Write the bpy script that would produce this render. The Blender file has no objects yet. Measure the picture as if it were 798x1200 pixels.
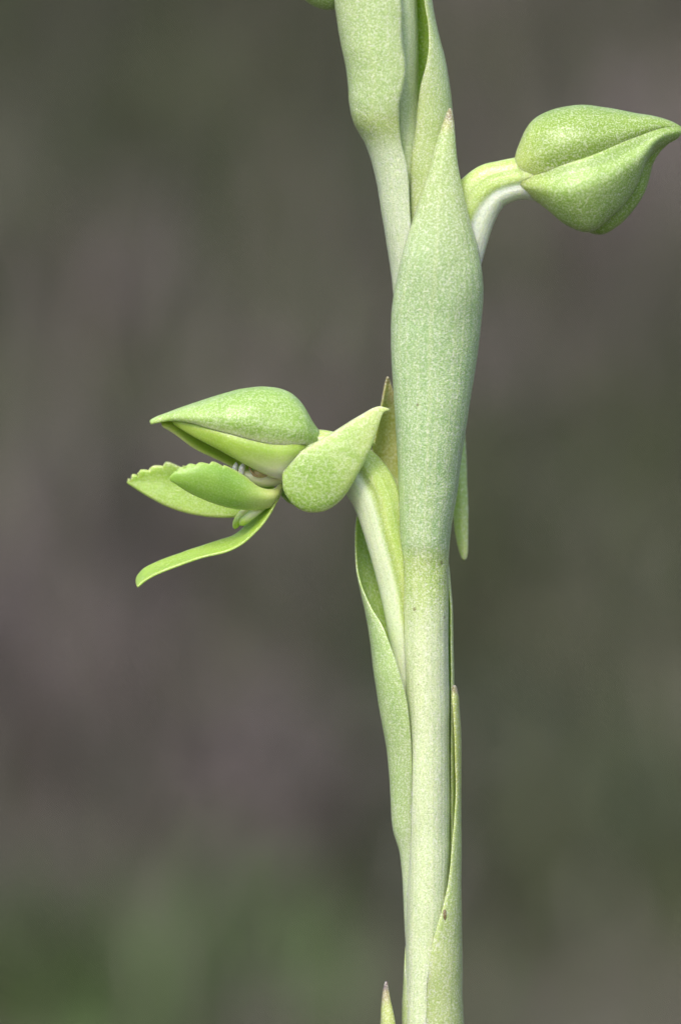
import bpy, math, random
import numpy as np
from mathutils import noise as mnoise, Vector

scene = bpy.context.scene
col = scene.collection
random.seed(7)
rng = np.random.default_rng(11)

# ------------------------------------------------------------------ scale
K = 0.0625e-3            # metres per unit of the drawing grid (stem about 3.4 mm thick)
D = 0.310                # focusing distance of the macro lens, metres
DU = D / K

def P(px, py, d):
    """drawing unit (x right, y down, d away from the viewer) -> metres"""
    s = (DU + d) / DU
    return ((px - 399.0) * s * K, d * K, (600.0 - py) * s * K)

# ------------------------------------------------------------------ camera, light, exposure
cam = bpy.data.cameras.new("camera")
cam.sensor_fit = 'HORIZONTAL'
cam.sensor_width = 24.0
cam.lens = 24.0 * D / (798 * K)
cam.clip_start = 0.01
cam.clip_end = 400.0
cam.dof.use_dof = True
cam.dof.focus_distance = D - 0.0012
cam.dof.aperture_fstop = 12.0
cam.dof.aperture_blades = 9
cam_ob = bpy.data.objects.new("camera", cam)
cam_ob.location = (0, -D, 0)
cam_ob.rotation_euler = (math.radians(90), 0, 0)
col.objects.link(cam_ob)
scene.camera = cam_ob

SUN_EL, SUN_AZ = 50.0, 200.0          # azimuth clockwise from +Y: behind the camera, slightly to its left
world = bpy.data.worlds.new("World")
scene.world = world
world.use_nodes = True
wn = world.node_tree
bg = wn.nodes["Background"]
sky = wn.nodes.new("ShaderNodeTexSky")
sky.sky_type = 'NISHITA'
sky.sun_disc = False
sky.sun_elevation = math.radians(SUN_EL)
sky.sun_rotation = math.radians(SUN_AZ)
sky.air_density = 1.0
sky.dust_density = 3.0
wn.links.new(sky.outputs[0], bg.inputs[0])
bg.inputs[1].default_value = 0.15

sun = bpy.data.lights.new("sun", 'SUN')
sun.energy = 2.0
sun.angle = math.radians(16)
sun.color = (1.0, 0.95, 0.86)
sun_ob = bpy.data.objects.new("sun", sun)
_el, _az = math.radians(SUN_EL), math.radians(SUN_AZ)
to_sun = Vector((math.sin(_az) * math.cos(_el), math.cos(_az) * math.cos(_el), math.sin(_el)))
sun_ob.rotation_euler = to_sun.to_track_quat('Z', 'Y').to_euler()
sun_ob.location = to_sun * 5
col.objects.link(sun_ob)

vs = scene.view_settings
vs.view_transform = 'Standard'
vs.look = 'None'
vs.exposure = 0.52
vs.gamma = 1.0
vs.use_curve_mapping = False
scene.render.engine = 'CYCLES'
scene.cycles.use_denoising = True
scene.cycles.max_bounces = 8
scene.cycles.sample_clamp_indirect = 8.0

# ------------------------------------------------------------------ materials
def lin(c):
    out = []
    for v in c:
        v = v / 255.0
        out.append(v / 12.92 if v <= 0.04045 else ((v + 0.055) / 1.055) ** 2.4)
    return tuple(out) + (1.0,)

def new_mat(name):
    m = bpy.data.materials.new(name)
    m.use_nodes = True
    nt = m.node_tree
    return m, nt, nt.nodes["Principled BSDF"]

def mixc(nt, fac, a, b, blend='MIX'):
    n = nt.nodes.new("ShaderNodeMix")
    n.data_type = 'RGBA'
    n.blend_type = blend
    for s, v in ((0, fac), (6, a), (7, b)):
        if hasattr(v, 'links') or hasattr(v, 'is_linked'):
            nt.links.new(v, n.inputs[s])
        else:
            n.inputs[s].default_value = v
    return n.outputs[2]

def ramp(nt, src, a, b, lo=0.0, hi=1.0, smooth=True):
    n = nt.nodes.new("ShaderNodeMapRange")
    n.interpolation_type = 'SMOOTHSTEP' if smooth else 'LINEAR'
    nt.links.new(src, n.inputs[0])
    n.inputs[1].default_value = a
    n.inputs[2].default_value = b
    n.inputs[3].default_value = lo
    n.inputs[4].default_value = hi
    return n.outputs[0]

def math_n(nt, op, a, b):
    n = nt.nodes.new("ShaderNodeMath")
    n.operation = op
    for i, v in enumerate((a, b)):
        if hasattr(v, 'is_linked'):
            nt.links.new(v, n.inputs[i])
        else:
            n.inputs[i].default_value = v
    return n.outputs[0]

def plant_mat(name, main, alt, inner=None, bands=(), cell=0.30, cellcol=(236, 242, 224), bump=0.8,
              rough=0.36, dots=0.0, stripes=0.10, sss=0.65, cscale=6200.0, spec=0.4, margin=0.0, coat=0.7, usplit=None, corner=None):
    """living tissue: two greens, cell relief, pigment bands along the length (v), darker upper face"""
    m, nt, bs = new_mat(name)
    N, L = nt.nodes, nt.links
    tc = N.new("ShaderNodeTexCoord")
    uv = N.new("ShaderNodeUVMap"); uv.uv_map = "UVMap"
    sep = N.new("ShaderNodeSeparateXYZ"); L.new(uv.outputs[0], sep.inputs[0])
    u, v = sep.outputs[0], sep.outputs[1]
    big = N.new("ShaderNodeTexNoise"); big.inputs["Scale"].default_value = 420.0
    big.inputs["Detail"].default_value = 3.0
    L.new(tc.outputs["Object"], big.inputs["Vector"])
    c = mixc(nt, ramp(nt, big.outputs[0], 0.35, 0.65), lin(main), lin(alt))
    if inner is not None:
        at = N.new("ShaderNodeAttribute"); at.attribute_name = "side"
        c = mixc(nt, at.outputs["Fac"], c, lin(inner))
    # pigment bands along the length
    for (v0, v1, bc, amt) in bands:
        wob = math_n(nt, 'ADD', v, math_n(nt, 'MULTIPLY', math_n(nt, 'SUBTRACT', big.outputs[0], 0.5), abs(v1 - v0) * 0.5))
        c = mixc(nt, ramp(nt, wob, v0, v1, 0.0, amt), c, lin(bc))
    if usplit:
        cu = math_n(nt, 'COSINE', math_n(nt, 'MULTIPLY', u, 2 * math.pi), 0.0)
        cu = math_n(nt, 'ADD', cu, math_n(nt, 'MULTIPLY', math_n(nt, 'SUBTRACT', big.outputs[0], 0.5), 0.25))
        c = mixc(nt, ramp(nt, cu, usplit[0], usplit[1]), c, lin(usplit[2]))
    if corner:
        k = math_n(nt, 'MULTIPLY', ramp(nt, v, 0.62, 0.12), ramp(nt, u, 0.25, 0.95))
        c = mixc(nt, k, c, lin(corner))
    if margin:
        e = math_n(nt, 'ABSOLUTE', math_n(nt, 'SUBTRACT', math_n(nt, 'MULTIPLY', u, 2.0), 1.0), 0.0)
        c = mixc(nt, ramp(nt, e, 0.80, 1.0, 0.0, margin), c, lin((214, 228, 168)))
    # faint veins
    cmb = N.new("ShaderNodeCombineXYZ")
    L.new(math_n(nt, 'MULTIPLY', u, 26.0), cmb.inputs[0])
    L.new(math_n(nt, 'MULTIPLY', v, 2.2), cmb.inputs[1])
    st = N.new("ShaderNodeTexNoise"); st.inputs["Scale"].default_value = 1.0; st.inputs["Detail"].default_value = 2.0
    L.new(cmb.outputs[0], st.inputs["Vector"])
    c = mixc(nt, ramp(nt, st.outputs[0], 0.42, 0.68, 0.0, stripes), c, lin((225, 232, 180)))
    # epidermis cells: pale network, with their white sparkle also painted into the colour
    warp = N.new("ShaderNodeTexNoise"); warp.inputs["Scale"].default_value = 2600.0
    warp.inputs["Detail"].default_value = 2.0
    L.new(tc.outputs["Object"], warp.inputs["Vector"])
    wm = N.new("ShaderNodeVectorMath"); wm.operation = 'MULTIPLY_ADD'
    L.new(warp.outputs["Color"], wm.inputs[0])
    wm.inputs[1].default_value = (0.00022,) * 3
    L.new(tc.outputs["Object"], wm.inputs[2])
    vo = N.new("ShaderNodeTexVoronoi"); vo.inputs["Scale"].default_value = cscale
    L.new(wm.outputs[0], vo.inputs["Vector"])
    fine = N.new("ShaderNodeTexNoise"); fine.inputs["Scale"].default_value = 9600.0
    fine.inputs["Detail"].default_value = 2.0
    L.new(wm.outputs[0], fine.inputs["Vector"])
    cellf = math_n(nt, 'MULTIPLY', ramp(nt, vo.outputs["Distance"], 0.30, 0.72), ramp(nt, fine.outputs[0], 0.38, 0.62))
    c = mixc(nt, math_n(nt, 'MULTIPLY', cellf, cell), c, lin(cellcol))
    c = mixc(nt, ramp(nt, fine.outputs[0], 0.50, 0.30, 0.0, cell * 0.58), c, (0.10, 0.21, 0.03, 1))
    if dots:
        dv = N.new("ShaderNodeTexVoronoi"); dv.inputs["Scale"].default_value = 520.0
        L.new(tc.outputs["Object"], dv.inputs["Vector"])
        sc2 = N.new("ShaderNodeSeparateColor"); L.new(dv.outputs["Color"], sc2.inputs[0])
        rad = math_n(nt, 'ADD', dv.outputs["Distance"], math_n(nt, 'MULTIPLY', fine.outputs[0], 0.05))
        d1 = ramp(nt, math_n(nt, 'ADD', rad, math_n(nt, 'MULTIPLY', sc2.outputs[1], 0.05)), 0.135, 0.075)
        d2 = ramp(nt, sc2.outputs[0], 1.0 - dots, 1.0 - dots + 0.02)
        c = mixc(nt, math_n(nt, 'MULTIPLY', math_n(nt, 'MULTIPLY', d1, d2), 0.6), c, lin((104, 84, 52)))
    L.new(c, bs.inputs["Base Color"])
    bs.inputs["Roughness"].default_value = rough
    bs.inputs["Specular IOR Level"].default_value = spec
    bs.inputs["Subsurface Weight"].default_value = sss
    bs.inputs["Subsurface Radius"].default_value = (0.8, 1.0, 0.35)
    bs.inputs["Subsurface Scale"].default_value = 0.0007
    bs.inputs["Subsurface Scale"].default_value = 0.0010
    h = math_n(nt, 'ADD', math_n(nt, 'MULTIPLY', vo.outputs["Distance"], -1.0), math_n(nt, 'MULTIPLY', fine.outputs[0], 0.9))
    h = math_n(nt, 'ADD', h, math_n(nt, 'MULTIPLY', st.outputs[0], 16.0 * stripes))
    bp = N.new("ShaderNodeBump")
    bp.inputs["Strength"].default_value = bump * 0.28
    bp.inputs["Distance"].default_value = 0.00006
    L.new(h, bp.inputs["Height"])
    L.new(bp.outputs[0], bs.inputs["Normal"])
    # waxy cuticle: every cell is a tiny lens, so it glitters
    cb = N.new("ShaderNodeBump")
    cb.inputs["Strength"].default_value = min(1.0, bump * 1.1)
    cb.inputs["Distance"].default_value = 0.00013
    L.new(h, cb.inputs["Height"])
    L.new(cb.outputs[0], bs.inputs["Coat Normal"])
    bs.inputs["Coat Weight"].default_value = coat
    bs.inputs["Coat Roughness"].default_value = 0.12
    bs.inputs["Coat IOR"].default_value = 1.5
    return m

BROWN = (118, 92, 74)
M = {}
# sheaths: v is the height on the drawing grid / 1000 (falls towards the tip)
M['stem'] = plant_mat('stem_tissue', (190, 212, 152), (200, 219, 166), cell=0.42, stripes=0.18)
M['bractA'] = plant_mat('glaucous_bract', (154, 187, 126), (164, 195, 134), inner=(130, 160, 60), cell=0.60,
                        bands=((0.634, 0.660, (166, 192, 98), 0.95), (0.675, 0.76, (204, 223, 170), 0.95), (0.38, 0.18, (176, 192, 114), 0.6),
                               (0.160, 0.145, (160, 146, 92), 0.6), (0.147, 0.136, BROWN, 0.85)), dots=0.22, stripes=0.20)
M['bractB'] = plant_mat('boat_bract', (160, 190, 118), (170, 198, 128), inner=(150, 184, 50), cell=0.45,
                        bands=((0.93, 1.03, (192, 216, 160), 0.9), (0.60, 0.53, (156, 152, 72), 0.85), (0.478, 0.466, (166, 150, 108), 0.8), (0.452, 0.445, BROWN, 0.8)), dots=0.12)
M['bractC'] = plant_mat('sheath_bract', (166, 190, 112), (176, 198, 124), inner=(150, 186, 46), cell=0.50,
                        bands=((0.98, 0.90, (172, 184, 84), 0.7), (0.818, 0.808, BROWN, 0.9)), dots=0.12)
M['bractD'] = plant_mat('upper_bract', (166, 194, 122), (176, 202, 132), inner=(130, 162, 50), cell=0.48,
                        bands=((0.125, 0.140, (168, 190, 100), 0.7), (0.145, 0.185, (200, 221, 174), 0.95),), dots=0.06)
M['bractE'] = plant_mat('upper_sheath', (170, 194, 114), (178, 202, 128), inner=(148, 186, 44), cell=0.45, dots=0.06)
M['bractF'] = plant_mat('tip_bract', (170, 182, 104), (178, 190, 114), inner=(140, 158, 66), cell=0.4,
                        bands=((1.185, 1.168, (160, 140, 118), 0.8), (1.166, 1.157, (98, 70, 98), 0.9)), dots=0.2)
M['hood'] = plant_mat('hood_sepal', (134, 171, 68), (148, 184, 88), inner=(156, 186, 66), cell=0.32, stripes=0.06,
                      bands=((0.5, 0.9, (166, 196, 108), 0.7),), cscale=4600, margin=0.45, rough=0.4, coat=0.5)
M['petal'] = plant_mat('petal_tissue', (150, 184, 58), (162, 194, 74), cell=0.10, sss=0.9, bump=0.3, margin=0.4, stripes=0.06, coat=0.3,
                       corner=(230, 236, 200))
M['petal_back'] = plant_mat('rear_petal_tissue', (168, 188, 84), (176, 196, 94), cell=0.10, sss=0.9, bump=0.3, margin=0.3, stripes=0.06, coat=0.3)
M['lobe'] = plant_mat('lip_lobe', (134, 174, 62), (146, 184, 74), cell=0.12, sss=0.9, bump=0.3, stripes=0.05, margin=0.25,
                      bands=((0.42, 0.08, (206, 220, 136), 0.9),), rough=0.45, coat=0.4)
M['lobe2'] = plant_mat('rear_lip_lobe', (150, 184, 66), (162, 194, 80), cell=0.22, sss=0.9, bump=0.45, margin=0.2, stripes=0.05, coat=0.5)
M['midlobe'] = plant_mat('lip_strap', (146, 182, 80), (158, 192, 94), inner=(142, 176, 50), cell=0.14, sss=0.85, bump=0.4, margin=0.12, stripes=0.06,
                         bands=((0.30, 0.05, (140, 176, 46), 0.8),), coat=0.5)
M['sepal'] = plant_mat('lateral_sepal_tissue', (138, 174, 66), (150, 184, 82), inner=(160, 190, 100), cell=0.32, cscale=3900, stripes=0.03,
                       bands=((0.25, 0.85, (194, 214, 136), 0.9),), sss=0.85, margin=0.4)
M['bud'] = plant_mat('bud_sepal', (140, 174, 74), (154, 186, 96), inner=(130, 162, 50), cell=0.40, stripes=0.06,
                     bands=((0.34, 0.10, (180, 202, 100), 0.9),), dots=0.06, rough=0.4, coat=0.55)
M['bud_rear'] = plant_mat('bud_rear_sepal', (124, 160, 42), (136, 170, 56), cell=0.30, dots=0.12)
M['pale'] = plant_mat('bud_ovary', (174, 200, 98), (184, 208, 114), cell=0.35, stripes=0.15, spec=0.6, sss=0.8, usplit=(0.18, 0.42, (220, 231, 208)), coat=0.6)
M['paleL'] = plant_mat('flower_ovary', (176, 200, 92), (186, 208, 110), cell=0.35, stripes=0.2, sss=0.8, spec=0.6, coat=0.6,
                       usplit=(0.05, -0.22, (214, 227, 188)))
M['greenrib'] = plant_mat('green_ovary_rib', (176, 200, 96), (186, 208, 112), cell=0.30, stripes=0.15, sss=0.7)
M['column'] = plant_mat('pale_column', (220, 224, 168), (226, 230, 184), cell=0.1, sss=0.85, bump=0.15, rough=0.3)
M['anther'] = plant_mat('anther', (206, 194, 120), (190, 166, 110), cell=0.1, sss=0.3, bump=0.2)
M['slit'] = plant_mat('anther_slit', (136, 100, 62), (150, 112, 70), cell=0.1, bump=0.2)
M['hyaline'] = plant_mat('clear_gland', (230, 232, 214), (234, 236, 220), cell=0.05, sss=0.7, bump=0.05, rough=0.12, spec=0.8)
M['mark'] = plant_mat('brown_mark', (104, 84, 52), (120, 98, 60), cell=0.2)

# ------------------------------------------------------------------ mesh helpers
def catmull(A, n):
    """A: (R, ...) control rows -> n rows, centripetal-free Catmull-Rom"""
    A = np.asarray(A, float)
    R = len(A)
    t = np.linspace(0, R - 1, n)
    i = np.minimum(t.astype(int), R - 2)
    f = t - i
    sh = (n,) + (1,) * (A.ndim - 1)
    f = f.reshape(sh)
    p1, p2 = A[i], A[i + 1]
    p0 = np.where((i > 0).reshape(sh), A[np.maximum(i - 1, 0)], 2 * p1 - p2)
    p3 = np.where((i < R - 2).reshape(sh), A[np.minimum(i + 2, R - 1)], 2 * p2 - p1)
    return 0.5 * (2 * p1 + (p2 - p0) * f + (2 * p0 - 5 * p1 + 4 * p2 - p3) * f ** 2 + (3 * p1 - p0 - 3 * p2 + p3) * f ** 3)

def grain(G, amp, scale, seed):
    """slow unevenness of grown tissue (in drawing units)"""
    if amp <= 0:
        return G
    out = G.copy()
    for idx in np.ndindex(G.shape[:2]):
        p = G[idx] * scale + seed
        out[idx] += np.array(mnoise.noise_vector(Vector(p))) * amp
    return out

def shell(name, G, thick, mat, parent, flip=False, amp=0.7, gscale=0.02, seed=0.0, v_range=(0, 1), rim=0.2, tipthin=True, vrow=None):
    """G: (nv, nu, 3) sheet in drawing units -> closed leaf-like body with thinned rounded margins.
    attribute side = 1 on the concave / upper face"""
    G = grain(G, amp, gscale, seed + len(bpy.data.objects) * 3.7)
    G = grain(G, amp * 0.3, 0.085, seed + 40.0)
    nv, nu = G.shape[:2]
    du = np.gradient(G, axis=1); dv = np.gradient(G, axis=0)
    n = np.cross(du, dv)
    n /= np.maximum(np.linalg.norm(n, axis=2, keepdims=True), 1e-9)
    if flip:
        n = -n
    uu = np.linspace(0, 1, nu); vv = np.linspace(0, 1, nv)
    tu = np.sqrt(np.clip(1 - np.abs(2 * uu - 1) ** 6, 0, 1)) * (1 - rim) + rim
    tv = np.ones(nv)
    if tipthin:
        tv = np.sqrt(np.clip(1 - np.abs(2 * vv - 1) ** 24, 0, 1)) * (1 - rim) + rim
    T = (tv[:, None] * tu[None, :] * thick * 0.5)[..., None]
    top, bot = G + n * T, G - n * T
    verts = [P(*p) for p in top.reshape(-1, 3)] + [P(*p) for p in bot.reshape(-1, 3)]
    off = nv * nu
    faces = []
    a = lambda r, c: r * nu + c
    for r in range(nv - 1):
        for c in range(nu - 1):
            q = (a(r, c), a(r, c + 1), a(r + 1, c + 1), a(r + 1, c))
            b = tuple(off + k for k in reversed(q))
            if flip:
                q, b = tuple(reversed(q)), tuple(reversed(b))
            faces.append(q); faces.append(b)
    loop = [a(0, c) for c in range(nu)] + [a(r, nu - 1) for r in range(1, nv)] + \
           [a(nv - 1, c) for c in range(nu - 2, -1, -1)] + [a(r, 0) for r in range(nv - 2, 0, -1)]
    for i in range(len(loop)):
        p, q = loop[i], loop[(i + 1) % len(loop)]
        f = (q, p, p + off, q + off)
        faces.append(tuple(reversed(f)) if flip else f)
    side = np.concatenate([np.zeros(off), np.ones(off)])
    V = v_range[0] + (v_range[1] - v_range[0]) * vv if vrow is None else vrow
    uvs = np.stack(np.meshgrid(uu, V), axis=2).reshape(-1, 2)
    uvs = np.concatenate([uvs, uvs])
    return finish(name, verts, faces, uvs, side, mat, parent)

def finish(name, verts, faces, uvs, side, mat, parent):
    me = bpy.data.meshes.new(name)
    me.from_pydata(verts, [], faces)
    me.materials.append(mat)
    li = np.zeros(len(me.loops), dtype=np.int32)
    me.loops.foreach_get("vertex_index", li)
    ul = me.uv_layers.new(name="UVMap")
    ul.data.foreach_set("uv", np.asarray(uvs, np.float32)[li].ravel())
    at = me.attributes.new("side", 'FLOAT', 'POINT')
    at.data.foreach_set("value", np.asarray(side, np.float32))
    me.polygons.foreach_set("use_smooth", [True] * len(me.polygons))
    me.update()
    ob = bpy.data.objects.new(name, me)
    col.objects.link(ob)
    if parent is not None:
        ob.parent = parent
    return ob

def wrap(name, rows, mat, parent, thick=5.0, nv=90, nu=34, **kw):
    """sheath round an upright axis; rows (py, xl, xr, cd, rd, th0, th1); theta 0 faces the viewer, + to the right.
    th0 / th1 given as ('x', px) puts that margin at px on the front face."""
    rr = []
    for (py, xl, xr, cd, rd, t0, t1) in rows:
        cx, rx = (xl + xr) / 2, (xr - xl) / 2
        def th(t):
            if isinstance(t, tuple):
                return math.degrees(math.asin(max(-1, min(1, (t[1] - cx) / rx))))
            return t
        rr.append((py, cx, rx, cd, rd, th(t0), th(t1)))
    R = catmull(rr, nv)
    s = np.linspace(0, 1, nu)
    G = np.zeros((nv, nu, 3))
    for i, (py, cx, rx, cd, rd, a0, a1) in enumerate(R):
        t = np.radians(a0 + (a1 - a0) * s)
        G[i, :, 0] = cx + max(rx, 0.2) * np.sin(t)
        G[i, :, 1] = py
        G[i, :, 2] = cd - max(rd, 0.2) * np.cos(t)
    # rows run base -> tip (py falling): du x dv points outward when flipped below
    c = np.array([R[nv // 2][1], R[nv // 2][0], R[nv // 2][3]])
    p = G[nv // 2, nu // 2]
    n = np.cross(G[nv // 2, nu // 2 + 1] - p, G[nv // 2 + 1, nu // 2] - p)
    flip = np.dot(n, p - c) < 0
    return shell(name, G, thick, mat, parent, flip=flip, vrow=R[:, 0] / 1000.0, **kw)

def sheet(name, rows, mat, parent, thick=5.0, nv=60, nu=26, flip=False, edge=None, **kw):
    """rows of control points (px, py, d) from base to tip"""
    C = catmull(np.array(rows, float), nv)              # (nv, k, 3)
    G = catmull(np.swapaxes(C, 0, 1), nu)               # (nu, nv, 3)
    G = np.swapaxes(G, 0, 1)
    if edge:
        G = edge(G)
    return shell(name, G, thick, mat, parent, flip=flip, **kw)

def tube(name, path, mat, parent, nv=60, nu=28, grooves=(), amp=0.5, cap=True):
    """path rows (px, py, d, r_side, r_depth)"""
    R = catmull(path, nv)
    G = np.zeros((nv, nu, 3))
    tan = np.gradient(R[:, :3], axis=0)
    tan /= np.linalg.norm(tan, axis=1, keepdims=True)
    for i in range(nv):
        t = tan[i]
        b = np.array([0, 0, 1.0]); b -= t * np.dot(b, t); b /= np.linalg.norm(b)
        s = np.cross(b, t)
        for j in range(nu):
            a = 2 * math.pi * j / nu
            k = 1 - sum(dep * math.exp(-((j / nu - u0) / wid) ** 2) for (u0, dep, wid) in grooves)
            G[i, j] = R[i, :3] + s * math.cos(a) * max(R[i, 3], .1) * k + b * math.sin(a) * max(R[i, 4], .1) * k
    G = grain(G, amp, 0.02, len(bpy.data.objects) * 2.9)
    verts = [P(*p) for p in G.reshape(-1, 3)]
    faces = []
    for i in range(nv - 1):
        for j in range(nu):
            k = (j + 1) % nu
            faces.append((i * nu + j, i * nu + k, (i + 1) * nu + k, (i + 1) * nu + j))
    uv = np.stack(np.meshgrid(np.linspace(0, 1, nu), np.linspace(0, 1, nv)), axis=2).reshape(-1, 2).tolist()
    if cap:
        for i in (0, nv - 1):
            verts.append(P(*R[i, :3])); c = len(verts) - 1
            uv.append([0.5, i / (nv - 1)])
            for j in range(nu):
                k = (j + 1) % nu
                f = (c, i * nu + k, i * nu + j)
                faces.append(f if i == 0 else tuple(reversed(f)))
    return finish(name, verts, faces, np.array(uv), np.zeros(len(verts)), mat, parent)

# ------------------------------------------------------------------ ground: flat by the plant, a bank rising behind it
GROUND_Z = -0.170
def ground_h(x, y):
    t = min(max((y - 0.18) / 2.6, 0), 1)
    h = GROUND_Z + 0.95 * (t * t * (3 - 2 * t)) + 0.05 * max(0, min(y - 2.8, 40)) * 0.6
    h += 0.012 * mnoise.noise(Vector((x * 6, y * 6, 0.3))) * min(1, max(0, (abs(y) + abs(x) - 0.02) * 6))
    h += 0.05 * mnoise.noise(Vector((x * 1.1, y * 1.1, 5.3))) * min(1, max(0, y - 0.3))
    return h
def axis(lim, fine, step):
    a = list(np.arange(-fine, fine + 1e-6, step)); k = fine
    while k < lim:
        k *= 1.35; a.append(k); a.insert(0, -k)
    return a
gx = axis(60, 1.2, 0.06)
gy = [-v for v in (60, 30, 15, 8, 4, 2, 1.2, 0.8, 0.5)] + list(np.arange(-0.3, 3.2, 0.05)) + [3.4, 3.8, 4.5, 6, 9, 14, 22, 36, 60, 100]
gv = [(x, y, ground_h(x, y)) for y in gy for x in gx]
nx = len(gx)
gf = [(j * nx + i, j * nx + i + 1, (j + 1) * nx + i + 1, (j + 1) * nx + i) for j in range(len(gy) - 1) for i in range(nx - 1)]
gm, gnt, gbs = new_mat('litter_soil')
tc = gnt.nodes.new("ShaderNodeTexCoord")
def gnoise(scale, det=4):
    n = gnt.nodes.new("ShaderNodeTexNoise"); n.inputs["Scale"].default_value = scale; n.inputs["Detail"].default_value = det
    gnt.links.new(tc.outputs["Object"], n.inputs["Vector"]); return n.outputs[0]
gc = mixc(gnt, ramp(gnt, gnoise(7), 0.38, 0.62), (0.0544, 0.0485, 0.0374, 1), (0.0731, 0.0654, 0.0510, 1))
gc = mixc(gnt, ramp(gnt, gnoise(3.3), 0.48, 0.66, 0, 0.8), gc, (0.0527, 0.0612, 0.0306, 1))
gc = mixc(gnt, ramp(gnt, gnoise(60), 0.5, 0.75, 0, 0.6), gc, (0.1275, 0.1062, 0.0850, 1))
gnt.links.new(gc, gbs.inputs["Base Color"])
gbs.inputs["Roughness"].default_value = 0.95
gb = gnt.nodes.new("ShaderNodeBump"); gb.inputs["Distance"].default_value = 0.01
gnt.links.new(gnoise(45, 6), gb.inputs["Height"]); gnt.links.new(gb.outputs[0], gbs.inputs["Normal"])
me = bpy.data.meshes.new("ground"); me.from_pydata(gv, [], gf); me.materials.append(gm)
me.polygons.foreach_set("use_smooth", [True] * len(me.polygons))
ground = bpy.data.objects.new("ground", me); col.objects.link(ground)
ground["kind"] = "structure"

# ------------------------------------------------------------------ blurred sward on the bank
def sward(name, n, yr, xr, hr, wr, palette, lean, label, cat, seed, patch=None, clumps=()):
    r = random.Random(seed)
    verts, faces, cols = [], [], []
    spots = [(None, None, palette)] * n
    for (c0, rad, pal, cnt) in clumps:
        spots += [(c0[0] + r.gauss(0, rad * 0.6), c0[1] + r.gauss(0, rad * 0.6), pal) for _ in range(cnt)]
    for x, y, palette in spots:
        if x is None:
            y = r.uniform(*yr)
            x = r.uniform(-xr, xr) * (0.35 + y * 0.55)
        if patch and mnoise.noise(Vector((x * patch, y * patch, seed))) < 0.02:
            continue
        z = ground_h(x, y) - 0.005
        h = r.uniform(*hr) * min(1.0, max(0.25, (y - 0.2) / 1.5)); w = r.uniform(*wr)
        az = r.uniform(0, 2 * math.pi); ln = r.gauss(0, lean) * h
        lx, ly = math.cos(az) * ln, math.sin(az) * ln
        fa = r.uniform(0, math.pi); fx, fy = math.cos(fa) * w / 2, math.sin(fa) * w / 2
        b = r.choice(palette); k = r.uniform(0.7, 1.25)
        c = (b[0] * k, b[1] * k, b[2] * k, 1)
        i = len(verts)
        for t, ww in ((0, 1), (0.45, 0.9), (0.8, 0.55)):
            cx, cy, cz = x + lx * t * t, y + ly * t * t, z + h * t
            verts += [(cx - fx * ww, cy - fy * ww, cz), (cx + fx * ww, cy + fy * ww, cz)]
        verts.append((x + lx, y + ly, z + h * (1 - 0.15 * abs(ln / h))))
        faces += [(i, i + 1, i + 3, i + 2), (i + 2, i + 3, i + 5, i + 4), (i + 4, i + 5, i + 6)]
        cols += [c] * 7
    me = bpy.data.meshes.new(name); me.from_pydata(verts, [], faces)
    ca = me.color_attributes.new("blade_colour", 'FLOAT_COLOR', 'POINT')
    ca.data.foreach_set("color", np.array(cols, np.float32).ravel())
    m, nt, bs = new_mat(name + "_blades")
    at = nt.nodes.new("ShaderNodeAttribute"); at.attribute_name = "blade_colour"
    nt.links.new(at.outputs["Color"], bs.inputs["Base Color"]); bs.inputs["Roughness"].default_value = 0.6
    me.materials.append(m)
    ob = bpy.data.objects.new(name, me); col.objects.link(ob)
    ob["kind"] = "stuff"; ob["label"] = label; ob["category"] = cat
    return ob
DRY = [(0.095, 0.105, 0.06), (0.1080, 0.0992, 0.0760), (0.0880, 0.0800, 0.0640), (0.1200, 0.1120, 0.0880), (0.0800, 0.0720, 0.0640), (0.0960, 0.0864, 0.0784)]
GRN = [(0.0520, 0.0680, 0.0256), (0.0640, 0.0800, 0.0336), (0.0600, 0.0680, 0.0360), (0.0720, 0.0840, 0.0400)]
MAUVE = [(0.1600, 0.1320, 0.1320), (0.1360, 0.1120, 0.1160), (0.1760, 0.1520, 0.1440)]
TEAL = [(0.055, 0.072, 0.042), (0.06, 0.078, 0.05)]
DARK = [(0.06, 0.052, 0.043), (0.07, 0.062, 0.05)]
FRESH = [(0.056, 0.10, 0.026), (0.066, 0.108, 0.032)]
def bank_at(px, py):
    """where the line of sight to that spot of the drawing meets the bank"""
    for y in np.arange(0.4, 4.0, 0.02):
        s_ = (D + y) / D
        x, z = (px - 399) * K * s_, (600 - py) * K * s_
        if ground_h(x, y) >= z:
            return x, y
    return x, 2.5
clumps = [(30, 60, .10, GRN, 260), (110, 560, .07, GRN, 160), (350, 300, .08, GRN, 300), (420, 120, .07, GRN, 200), (150, 250, .07, GRN, 160), (440, 700, .05, GRN, 120), (640, 620, .07, GRN, 300), (700, 760, .06, GRN, 200), (760, 940, .06, GRN, 160), (610, 1000, .06, TEAL, 220), (190, 1185, .035, FRESH, 170), (60, 1190, .03, GRN, 80),
          (780, 620, .06, GRN, 160), (60, 330, .08, GRN, 160), (300, 1000, .035, MAUVE, 170), (60, 880, .035, MAUVE, 110), (270, 620, .04, MAUVE, 100), (20, 760, .04, MAUVE, 100), (700, 290, .05, MAUVE, 130), (560, 520, .04, MAUVE, 100),
          (560, 60, .05, MAUVE, 110), (760, 90, .06, DRY, 140), (740, 800, .05, DRY, 120), (190, 420, .05, MAUVE, 100), (130, 940, .04, DARK, 110), (400, 1080, .03, DARK, 90), (730, 420, .05, DARK, 100), (250, 130, .06, DARK, 110), (700, 1060, .05, GRN, 150)]
clumps = [(bank_at(a_, b_), r_, p_, n_) for (a_, b_, r_, p_, n_) in clumps]
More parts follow.
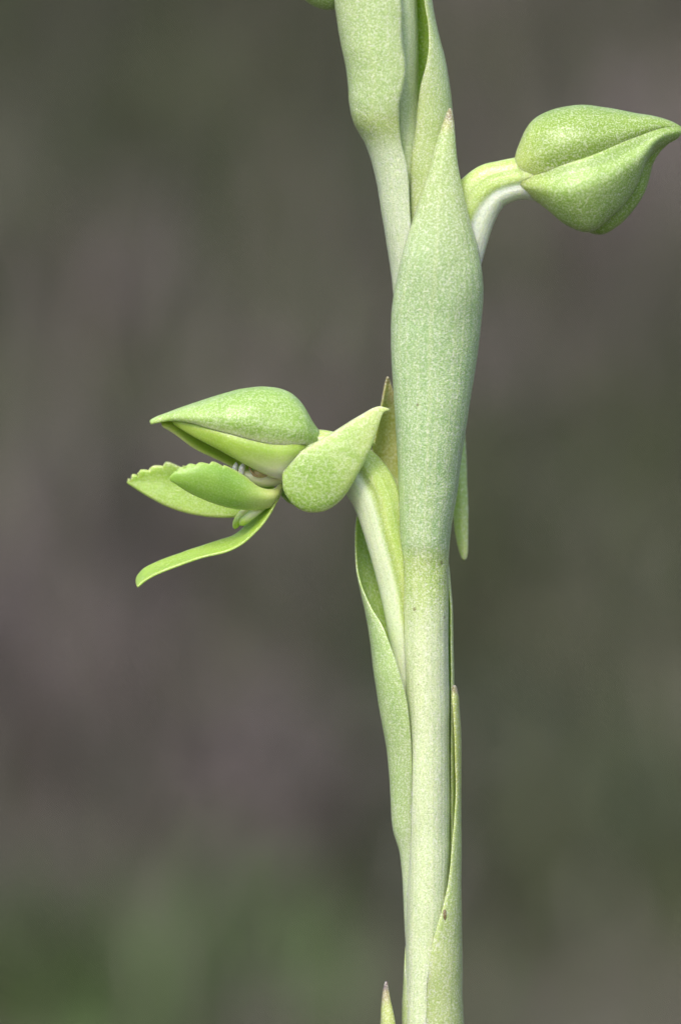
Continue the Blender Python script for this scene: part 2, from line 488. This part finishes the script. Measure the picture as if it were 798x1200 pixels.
sward("dry_grass", 6000, (0.55, 3.0), 1.0, (0.05, 0.20), (0.003, 0.007), DRY, 0.25,
      "blurred dry brown grass on the bank behind the orchid", "grass", 3)
sward("green_grass", 5200, (0.45, 3.0), 1.0, (0.04, 0.15), (0.003, 0.007), GRN, 0.3,
      "blurred dark green grass growing in patches on the bank", "grass", 5, patch=3.2)
sward("mixed_tufts", 0, (0.45, 3.0), 1.0, (0.03, 0.10), (0.004, 0.009), GRN, 0.35,
      "blurred tufts of green, grey and brown blades scattered over the bank", "grass", 9, clumps=clumps)

# ------------------------------------------------------------------ the orchid
orchid = bpy.data.objects.new("orchid_plant", None)
orchid.location = (0, 0, 0)
col.objects.link(orchid)
orchid["label"] = "pale green orchid spike with one open flower, a swollen bud and sheathing bracts"
orchid["category"] = "orchid"

def branch(name):
    e = bpy.data.objects.new(name, None)
    col.objects.link(e); e.parent = orchid
    return e

X = lambda v: ('x', v)
zg = 600 - (GROUND_Z - 0.01) / K
# stem
tube("stem", [(500, zg, 0, 40, 40), (504, 2400, 0, 36, 36), (507, 1700, 0, 31, 31), (507, 1250, 0, 29.5, 28), (506, 1100, 0, 28, 27), (503, 1000, 0, 23, 25),
              (502.5, 880, 0, 23, 25), (501.5, 760, 0, 24, 25), (500, 680, 0, 25.5, 25), (498, 600, 0, 25.5, 25), (494, 450, 2, 26, 25), (490, 345, 3, 27, 25),
              (484, 250, 3, 26, 25), (473, 150, 1, 23, 26), (469, 110, 0, 21.5, 27), (467.5, 20, 0, 22, 27), (460, -120, 3, 22, 23), (452, -300, 3, 20, 20), (445, -480, 3, 10, 10)],
     M['stem'], orchid, nv=170, nu=40, amp=1.0)
# large front bract, its pale base running down the stem as a ridge
wrap("bract", [(1500, 478, 520, 4, 26, -92, 92), (1330, 475, 516, -2, 31, -92, 92), (1210, 476, 521, -2, 31, -92, 92), (1130, 477, 524, -2, 31, -92, 92), (1060, 478, 525.5, -2, 31, -92, 92),
               (1000, 480, 526, -2, 30, -92, 92), (900, 479, 525.5, -2, 30, -92, 92), (830, 477.5, 525, -2, 30, -92, 92), (760, 475, 524, -2, 30, -92, 92), (700, 474, 523.8, -2, 30, -92, 92),
               (668, 473, 523.5, -2, 30, -94, 94), (652, 472, 524.2, -2, 32, -97, 97), (636, 471.4, 525.8, -2.5, 34.5, -102, 102), (610, 470.5, 528.5, -3, 36.5, -106, 106), (575, 469, 533.5, -4, 38.5, -108, 108),
               (520, 467, 541.5, -6, 40, -110, 110), (440, 462, 553.5, -9, 41, -110, 110), (385, 460, 561.5, -13, 40, -108, 106), (350, 462.5, 564.5, -19, 38, -106, 104),
               (320, 468.5, 562.5, -26, 34, -104, 102), (290, 476, 557.5, -30, 30, -102, 100), (250, 488, 546.5, -34, 23, -100, 98), (210, 501, 538, -36, 16.5, -98, 96),
               (180, 509.5, 533.8, -37, 11.5, -98, 96), (155, 517, 530.9, -38, 7, -98, 96), (140, 522, 529.6, -38, 4, -98, 96), (126, 526.6, 528, -38, 1, -98, 96)],
     M['bractA'], orchid, thick=5, nv=260, nu=54, amp=1.3)
# left boat bract holding the ovary of the open flower
wrap("bract", [(1120, 477, 535, 0, 22, -120, -58), (1060, 474.5, 533, 0, 20, -130, X(481.5)), (1005, 470.5, 532, 0, 20, -140, X(483)), (970, 461.5, 530, 0, 22, -150, X(483)),
               (920, 458.5, 530, 0, 26, -160, X(482.5)), (880, 454.5, 530, 0, 29, -165, X(481.5)), (830, 446, 525, 0, 34, -170, X(478.5)), (795, 441, 522, 1, 39, -172, X(470)),
               (758, 436, 520, 4, 42, -175, X(457.6)), (733, 432.6, 518, 6, 42, -177, X(448)), (713, 428.5, 516, 8, 42, -180, X(435)), (690, 422.5, 512, 10, 42, -182, X(424.5)),
               (660, 417.5, 508, 12, 42, -186, -92), (620, 416.5, 504, 14, 42, -192, -100), (590, 420, 500, 18, 40, -198, -106), (550, 429, 494, 22, 36, -204, -110), (510, 438.5, 488, 24, 30, -210, -106),
               (478, 445.5, 478, 24, 18, -215, -100), (460, 449.5, 464, 24, 9, -220, -96), (441, 453.4, 455, 24, 1.5, -220, -95)],
     M['bractB'], orchid, thick=3.4, nv=150, nu=44, amp=1.0)
# right sheathing bract
wrap("bract", [(1420, 476, 545, 0, 38, X(480), 170), (1300, 477, 543.5, 0, 37, X(488), 170), (1200, 478, 542, 0, 37, X(496.5), 170), (1163, 478, 541, 0, 37, X(499), 170),
               (1125, 478, 540.5, 0, 37, X(504), 168), (1093, 478, 540, 0, 36, X(510), 166), (1063, 479, 539.5, 0, 35, X(519), 164), (1030, 480, 539, 1, 34, X(526), 162), (995, 481, 539, 2, 33, X(529.5), 160),
               (957, 484, 539, 2, 32, X(532.5), 158), (925, 488, 539, 2, 31, X(534), 155), (870, 496, 538.6, 2, 28, X(532.5), 150), (830, 510, 537.2, 2, 20, X(531), 146), (812, 522, 535.8, 2, 10, X(530), 140),
               (803, 530, 533.4, 2, 2, -20, 130)],
     M['bractC'], orchid, thick=3.4, nv=130, nu=34, amp=0.8)
# narrow bract hugging the right flank of the stem
wrap("bract", [(1080, 480, 531, 8, 28, 60, 200), (1000, 480, 531.5, 8, 29, 62, 200), (900, 480, 531, 8, 30, 66, 200), (800, 480, 530.4, 8, 30, 70, 200), (753, 480, 530, 8, 30, 72, 200),
               (715, 482, 529, 8, 28, 74, 195), (690, 488, 527, 8, 22, 76, 190), (660, 502, 524, 8, 12, 78, 180), (640, 514, 518, 8, 3, 78, 170)],
     M['bractE'], orchid, thick=4.0, nv=70, nu=30, amp=0.6)
# upper left bract
wrap("bract", [(350, 462.5, 508, -2, 27, -120, X(479)), (300, 456.5, 510, -3, 29, -120, X(480.5)), (250, 448.5, 508, -5, 31, -120, X(480.5)), (200, 440, 505, -6, 33, -120, X(477)),
               (169, 429.6, 503, -8, 36, -120, X(470.5)), (143, 416, 503, -10, 41, -120, X(468)), (120, 411, 505, -12, 44, -122, X(468.5)), (98, 409, 507, -12, 46, -125, X(473)),
               (75, 406, 508, -12, 46, -128, X(475)), (49, 401, 506, -12, 46, -130, X(472.5)), (0, 394, 500, -12, 45, -132, X(471)), (-60, 388, 490, -12, 44, -132, X(464)),
               (-140, 388, 476, -10, 38, -130, X(456)), (-220, 402, 460, -10, 28, -130, X(446)), (-290, 420, 440, -8, 12, -130, 40), (-330, 430, 433, -8, 2, -130, 40)],
     M['bractD'], orchid, thick=3.4, nv=150, nu=40, amp=1.2)
# upper right bract with the open slit
wrap("bract", [(340, 466, 532, 3, 29, X(478), 200), (260, 462, 538, 2, 31, X(480), 200), (226, 460, 537, 1, 32, X(480), 200), (188, 460, 533.5, 0, 33, X(481.5), 200),
               (158, 460, 531, 0, 34, X(486), 200), (120, 458, 528.3, 0, 35, X(490), 200), (98, 456, 525.5, 0, 36, X(493.5), 200), (68, 452, 520, 0, 36, X(500.5), 200),
               (34, 448, 511, 0, 35, X(502), 200), (0, 444, 505, 0, 33, X(497.5), 200), (-60, 440, 498, 0, 31, X(489), 200), (-140, 440, 488, 0, 26, X(480), 200), (-210, 455, 475, 0, 10, X(470), 200), (-240, 464, 467, 0, 2, 0, 200)],
     M['bractE'], orchid, thick=3.4, nv=130, nu=40, amp=0.8)
# bract tip rising beside the stem foot of the picture
wrap("bract", [(1900, 470, 540, 0, 38, -160, 20), (1600, 462, 540, 0, 40, -160, 20), (1400, 455, 530, -2, 38, -160, 10), (1280, 449, 492, -4, 26, -170, 0), (1225, 447.6, 472, -4, 16, -170, 20), (1200, 448, 465, -4, 11, -170, 50),
               (1180, 448.7, 459.5, -4, 7, -170, 60), (1165, 450, 455.6, -4, 4, -170, 60), (1151, 452, 453, -4, 1, -170, 60)],
     M['bractF'], orchid, thick=4.0, nv=110, nu=28, amp=0.6)
# thin bract margin on the left flank below
wrap("bract", [(1500, 474, 540, 0, 34, -170, X(486)), (1300, 473, 538, 0, 34, -165, X(483)), (1200, 473, 536, 0, 34, -160, X(479.5)), (1160, 474, 536, 1, 33, -158, X(478.8)), (1125, 475.5, 535, 2, 31, -150, -88), (1105, 477, 534, 3, 29, -140, -90)],
     M['bractE'], orchid, thick=3.5, nv=60, nu=26, amp=0.6)

# dark specks on the sheath, and the cobwebby crumbs beside the bract
def blob(name, c, r, mat, parent):
    p = [(c[0], c[1] + r[1] * math.cos(a), c[2], max(r[0] * math.sin(a), .1), max(r[2] * math.sin(a), .1)) for a in np.linspace(0, math.pi, 7)]
    return tube(name, p, mat, parent, nv=14, nu=12, amp=0.6)
blob("brown_speck", (520.5, 1073, -33.5), (2.6, 7, 1.6), M['mark'], orchid)
blob("brown_speck", (529.5, 1119, -27.5), (1.2, 2.6, 1.2), M['mark'], orchid)

# ---- open flower
flower = branch("flower")
flower["label"] = "open green flower with hood, toothed lip lobes and drooping strap"
tube("ovary", [(486, 850, 6, 14, 12), (481, 790, 4, 18, 15), (476, 740, 2, 22, 17), (468.5, 690, 0, 24, 18), (452, 628, -2, 24, 18), (441, 585, -3, 28, 19), (425, 557, -3, 29, 19), (402, 535, -2, 24, 19), (376, 520, 0, 17, 17), (352, 518, 0, 12, 12)],
     M['paleL'], flower, nv=90, nu=64, grooves=((0.745, 0.26, 0.028), (0.90, 0.10, 0.05), (0.25, 0.2, 0.05)), amp=0.7)
# hood (dorsal sepal): front margin - flank - crest - flank - rear margin
def hood_row(x, crest, xm, ym, dm, xc=None):
    xc = x if xc is None else xc
    return [(xm, ym, -dm * 1.06), (xm * .55 + xc * .45, ym * .62 + crest * .38, -dm * 1.12), ((xm * .25 + xc * .75), ym * .18 + crest * .82, -dm * .72), (xc, crest, 0),
            ((xm * .25 + xc * .75), ym * .18 + crest * .82, dm * .72), (xm * .55 + xc * .45, ym * .62 + crest * .38, dm * 1.12), (xm, ym, dm * 1.06)]
sheet("dorsal_sepal", [hood_row(374, 507, 374, 517, 8), hood_row(366, 497, 370, 521, 16), hood_row(354, 476, 357, 522, 30), hood_row(338, 461, 338, 523, 37), hood_row(316, 455, 314, 520.5, 40), hood_row(290, 456.5, 286, 513.5, 40),
                       hood_row(256, 465, 252, 504, 34), hood_row(222, 475.5, 222, 495, 24), hood_row(197, 485, 200, 493.5, 12), hood_row(183, 491, 185, 496, 6), hood_row(176, 495, 177.5, 498, 2)],
      M['hood'], flower, thick=4, nv=80, nu=60, amp=1.0, flip=False)
sheet("petal", [[(374, 508, -10), (362, 530, -20), (346, 556, -12), (334, 562, -12)], [(352, 508, -26), (346, 528, -38), (336, 550, -34), (328, 562, -26)], [(318, 508, -35), (316, 528, -43), (314, 546, -39), (311, 556, -32)],
                [(284, 503, -35), (284, 518, -42), (284, 533, -39), (284, 542.5, -33)], [(252, 496, -30), (253, 507, -35), (254, 518, -33), (254, 526, -28)], [(222, 493, -18), (223, 499, -20), (223, 505, -18), (224, 509, -16)], [(200, 491, -8), (201, 493, -9), (202, 494, -9), (203, 495, -8)]],
      M['petal'], flower, thick=4.5, nv=60, nu=30, amp=0.8)
sheet("petal", [[(372, 510, 10), (358, 530, 18), (340, 552, 14)], [(330, 512, 32), (328, 535, 34), (322, 560, 20)], [(290, 506, 34), (288, 530, 30), (290, 555, 14)], [(250, 498, 29), (250, 518, 24), (256, 539, 10)], [(220, 492, 18), (222, 505, 14), (228, 525.5, 4)], [(200, 492, 8), (203, 500, 4), (205, 509, 0)], [(188, 494, 3), (189, 496.5, 1), (190, 499.5, -1)]],
      M['petal_back'], flower, thick=4.0, nv=50, nu=24, amp=0.6)
# column with anther, glands and arms
colm = tube("column", [(338, 553, 0, 9, 12), (326, 558, -4, 11, 14), (308, 560, -8, 11.5, 14), (294, 558, -10, 9, 11), (285, 555, -11, 5, 6), (282, 554, -11, .5, .5)], M['column'], flower, nv=30, nu=20, amp=0.6)
blob("anther", (305, 555, -19), (11, 6, 6), M['anther'], flower)
tube("anther_slit", [(291, 544, -18, .6, .6), (294, 551, -23, 1.2, 1.2), (299, 557, -25, 1.3, 1.3), (306, 559, -26, .6, .6)], M['slit'], flower, nv=16, nu=10, amp=0)
tube("anther_slit", [(302, 548, -23, .5, .5), (307, 551, -25, 1.0, 1.0), (312, 553, -24, .5, .5)], M['slit'], flower, nv=12, nu=10, amp=0)
tube("gland", [(282, 563, -16, 3, 3), (283, 552, -18, 3.6, 3.6), (284.5, 546, -18, 3.6, 3.6), (285, 542, -18, .4, .4)], M['hyaline'], flower, nv=18, nu=14, amp=0.2)
tube("gland", [(273, 562, -10, 3, 3), (275, 551, -11, 3.4, 3.4), (276.5, 545, -11, 3.2, 3.2), (277, 541, -11, .4, .4)], M['hyaline'], flower, nv=18, nu=14, amp=0.2)
tube("stigma_arm", [(312, 590, -6, 5, 5), (298, 601, -9, 5.5, 5), (287, 610, -10, 5.2, 5), (283, 614, -10, 3.5, 3.5), (281.5, 616, -10, .4, .4)], M['petal'], flower, nv=24, nu=16, amp=0.3)
tube("stigma_arm", [(308, 586, 2, 5, 5), (288, 599, 2, 5.2, 5), (279, 610, 2, 5, 5), (276, 617, 2, 3.5, 3.5), (275.5, 620, 2, .4, .4)], M['petal'], flower, nv=24, nu=16, amp=0.3)
# lip: two toothed side lobes and the drooping strap
def teeth(lo, hi, ntooth, ampl):
    def f(G):
        nv, nu = G.shape[:2]
        for i in range(nv):
            t = i / (nv - 1)
            if lo < t < hi:
                s = (t - lo) / (hi - lo)
                saw = (s * ntooth * (0.85 + 0.3 * s)) % 1.0
                k = ampl * (0.55 + 0.9 * abs(math.sin(2.3 * math.floor(s * ntooth * (0.85 + 0.3 * s)) + 1.0))) * (math.sin(math.pi * saw ** 1.6) ** 0.7 - 0.5)
                for j in range(nu):
                    w = max(0, 1 - j / (nu - 1) * 4.5) ** 1.5
                    G[i, j, 1] -= k * w
                    G[i, j, 0] -= k * 0.5 * w
        return G
    return f
sheet("lip_side_lobe", [[(331, 560, -6), (331, 572, -10), (329, 580, -8), (324, 590, -6)], [(322, 572, -14), (320, 581, -18), (317, 588, -16), (312, 596, -12)], [(304, 571, -22), (302, 580, -26), (299, 588, -24), (295, 598, -18)], [(284, 556, -30), (280, 571, -35), (276, 584, -33), (272, 596, -26)],
                        [(264, 545.5, -38), (260, 561, -43), (255, 576, -41), (250, 589.5, -34)], [(246, 542.5, -43), (241, 555, -48), (236, 569, -46), (231, 581.5, -40)], [(227, 544, -46), (223, 554, -50), (219, 564, -49), (216, 573.5, -44)], [(210, 551, -47), (208, 556, -49), (206, 562, -48), (206, 567, -46)], [(200, 558, -47), (199.5, 559.5, -47), (199.5, 561.5, -47), (200.5, 563, -46)]],
      M['lobe'], flower, thick=5, nv=110, nu=30, edge=teeth(0.52, 0.93, 4, 3.2), amp=0.6)
sheet("lip_side_lobe", [[(322, 566, 4), (321, 575, 6), (318, 586, 4)], [(292, 556, 12), (290, 576, 16), (294, 603, 12)], [(255, 547, 20), (255, 572, 26), (262, 607, 20)], [(222, 546, 26), (222, 570, 31), (228, 603.5, 26)], [(198, 543.5, 30), (196, 565, 34), (198, 594.5, 30)], [(180, 547.5, 33), (176, 564, 36), (176, 583.5, 33)], [(163, 554.5, 35), (161, 563, 37), (161, 574.5, 35)], [(152, 562, 36), (151, 565, 36), (151.5, 568.5, 36)], [(148.5, 564.5, 36), (148.5, 565.5, 36), (149, 566.5, 36)]],
      M['lobe2'], flower, thick=5, nv=110, nu=28, edge=teeth(0.42, 0.9, 4, 4.0), amp=0.6)
STRAP = [((312, 580), (331, 572)), ((309, 594), (324, 588)), ((302, 601), (316, 603)), ((289, 614), (302, 621)), ((275, 626), (281, 639)), ((257, 632.5), (261, 648)), ((238, 639), (235, 654.5)), ((210, 649), (206, 664)), ((188, 657), (184, 673)), ((171, 665), (170, 681)), ((162, 674), (163, 686.5)), ((159.5, 682), (160.5, 688))]
sheet("lip_mid_lobe", [[(a_[0], a_[1], 9), (a_[0] * .6 + b_[0] * .4, a_[1] * .6 + b_[1] * .4, 1), (a_[0] * .3 + b_[0] * .7, a_[1] * .3 + b_[1] * .7, -6), (b_[0], b_[1], -15)] for (a_, b_) in STRAP],
      M['midlobe'], flower, thick=4.0, nv=100, nu=26, amp=0.9)
# reflexed lateral sepals
def sep_row(x0, y0, x1, y1, dm, de):
    q = lambda f, d: (x0 + (x1 - x0) * f, y0 + (y1 - y0) * f, d)
    return [q(0, de), q(.28, dm * .8 + de * .2), q(.62, dm), q(.86, dm * .7 + de * .3), q(1, de)]
def flat(r):
    return [(x, y, -36 + (d + 36) * 0.28) for (x, y, d) in r]
LS = [sep_row(331.5, 561, 332, 569, -34, -32), sep_row(333.5, 550, 338.5, 584, -44, -32), sep_row(343, 537, 350, 596, -52, -34), sep_row(357, 526, 366, 600.5, -57, -35), sep_row(376, 514, 384, 597, -59, -36), sep_row(396, 502, 402, 583, -58, -36), sep_row(413, 491.5, 418, 558, -55, -37),
      sep_row(427, 483.5, 431.5, 531, -51, -38), sep_row(437, 478, 441.5, 502, -46, -39), sep_row(444, 476.3, 447, 486.5, -43, -40), sep_row(450, 477.5, 450.5, 482, -41, -40), sep_row(455.5, 479, 455.8, 481, -40, -40)]
LS = [flat(r) for r in LS]
sheet("lateral_sepal", LS, M['sepal'], flower, thick=3.6, nv=80, nu=36, amp=1.0)
LSb = [[(x * .80 + 72 + 4, (y - 540) * .62 + 556, -d * 0.8) for (x, y, d) in r] for r in LS]
LSb = [[(x - 14 if i < 4 else x, y, d) for (x, y, d) in r] for i, r in enumerate(LSb)]
sheet("lateral_sepal", LSb, M['bud_rear'], flower, thick=5, nv=60, nu=26, amp=0.8)
# neck joining the ovary with sepals
blob("flower_neck", (352, 528, -8), (24, 24, 24), M['greenrib'], flower)

# ---- swollen bud on the right
bud = branch("flower_bud")
bud["label"] = "closed swollen green bud on a curved pale stalk"
tube("ovary", [(530, 350, -6, 24, 14), (537, 300, -6, 29, 16), (550, 249, -8, 31.5, 17), (570, 222, -9, 28.5, 17), (591, 212.5, -9, 25.5, 17), (609, 208.5, -9, 25.5, 21), (624, 206, -9, 30, 30), (642, 204, -5, 34, 38), (668, 202, 0, 20, 20)],
     M['pale'], bud, nv=80, nu=64, grooves=((0.805, 0.13, 0.03), (0.70, 0.05, 0.03), (0.25, 0.1, 0.05)), amp=0.6)
sheet("dorsal_sepal", [
    [(602, 205, -12), (603, 198, -14), (604, 192, -10), (605, 189, 0), (606, 191, 10), (607, 205, 12)],
    [(616, 211, -27), (609, 194, -26), (608, 177, -18), (609, 172, 0), (611, 180, 18), (614, 212, 26)],
    [(633, 207, -41), (626, 181, -42), (623, 155, -28), (624, 144, 0), (628, 158, 28), (634, 212, 40)],
    [(660, 199, -47), (652, 170, -51), (648, 142, -34), (648, 129.5, 0), (652, 145, 34), (660, 208, 49)],
    [(690, 191, -45), (683, 163, -51.5), (679, 137, -34), (679, 124, 0), (682, 140, 34), (690, 200, 49)],
    [(718, 180, -37), (712, 158, -43.5), (709, 137, -28), (709, 127.5, 0), (711, 140, 28), (718, 190, 42)],
    [(745, 167, -26), (741, 152, -32), (739, 138, -20), (739, 132.5, 0), (741, 140, 20), (745, 172, 30)],
    [(769, 156, -15), (766, 147, -19), (765, 139, -12), (765, 136.5, 0), (766, 140, 12), (769, 158, 18)],
    [(787, 150, -9), (786, 147, -9), (785, 144, -6), (785, 143, 0), (786, 145, 6), (787, 153, 9)],
    [(799, 153.5, -2), (799, 152.5, -2), (799, 151, -1), (799, 150.5, 0), (799, 151, 1), (799, 154, 2)]],
    M['bud'], bud, thick=4, nv=80, nu=54, amp=1.0)
sheet("lateral_sepal", [
    [(602, 201, -8), (602, 205, -14), (603, 211, -15), (605, 216, -10), (607, 218, 0)],
    [(615, 206, -25), (616, 210, -30), (617, 219, -29), (621, 227, -18), (624, 226, 0)],
    [(632, 201, -40), (634, 208, -42), (635, 222, -44), (640, 241, -26), (645, 241, 2)],
    [(658, 192.5, -49), (660, 204, -51), (659, 226, -58), (662, 258, -34), (668, 262, 4)],
    [(688, 183.5, -50), (691, 196, -53), (689, 222, -61), (688, 266, -36), (692, 268, 4)],
    [(716, 172.5, -42.5), (719, 185, -45), (720, 207, -53), (712, 252, -34), (706, 258, -6)],
    [(744, 160.5, -30.5), (747, 171, -32), (748, 186, -38), (740, 221, -26), (733, 233, -8)],
    [(768, 151.5, -18), (770, 157, -20), (769, 163, -22), (760, 179, -15), (755, 190, -6)],
    [(787, 148, -8), (788, 151, -9), (788, 155, -10), (783, 163, -7), (779, 166, -3)],
    [(799, 151.5, -1), (799, 152.5, -3), (799, 154.5, -3), (797, 157.5, -2), (795, 159, -1)]],
    M['bud'], bud, thick=5, nv=80, nu=50, amp=1.0)
sheet("lateral_sepal", [
    [(610, 212, 8), (612, 220, 6), (614, 216, 0), (610, 208, 4)],
    [(640, 212, 34), (645, 236, 24), (650, 234, -6), (640, 215, 2)],
    [(680, 210, 44), (684, 258, 30), (694, 269.5, 0), (682, 240, -12)],
    [(712, 206, 40), (728, 248, 28), (720, 263, 0), (706, 240, -18)],
    [(736, 192, 30), (752, 216, 20), (748, 231, 2), (732, 216, -16)],
    [(758, 174, 18), (766, 180, 12), (761, 193, 2), (752, 188, -10)],
    [(776, 160, 8), (781, 165, 6), (777, 170, -2), (771, 167, -6)],
    [(795, 153, 1), (797, 156, 1), (796, 159, 0), (793, 158, -1)]],
    M['bud_rear'], bud, thick=4.5, nv=70, nu=40, amp=0.8)

# ---- sepal of the flower behind the spike, hanging past the large bract
rear = branch("flower")
tube("ovary", [(500, 620, 30, 10, 10), (506, 540, 38, 12, 12), (512, 480, 52, 13, 13), (518, 450, 76, 14, 14), (522, 440, 105, 14, 14)], M['greenrib'], rear, nv=40)
sheet("lateral_sepal", [[(508, 450, 78), (518, 448, 74), (532, 452, 78)], [(514, 490, 66), (530, 488, 60), (543, 492, 66)], [(520, 530, 58), (534, 528, 50), (546, 530, 56)], [(526, 565, 52), (538, 565, 45), (547, 566, 50)], [(530, 598, 48), (540, 600, 42), (548, 600, 46)], [(533, 625, 46), (541, 627, 41), (548, 627, 44)], [(538, 645, 44), (543, 647, 41), (547.8, 646, 43)], [(542, 655, 43), (544, 657, 42), (546, 656, 43)]],
      M['sepal'], rear, thick=4, nv=60, nu=22, amp=0.8)
blob("flower_neck", (522, 436, 100), (22, 20, 26), M['hood'], rear)

# ---- bud above, only its rounded belly reaches the frame
top = branch("flower_bud")
tube("ovary", [(448, 30, 34, 10, 10), (436, -20, 32, 11, 11), (420, -44, 28, 11, 11), (404, -46, 24, 11, 11)], M['greenrib'], top, nv=30)
tube("sepal_envelope", [(410, -40, 22, 10, 10), (400, -28, 20, 28, 26), (386, -24, 18, 35, 32), (366, -28, 16, 30, 28), (344, -34, 14, 16, 15), (322, -38, 12, 3, 3)], M['bud'], top, nv=40, nu=30, amp=0.8)
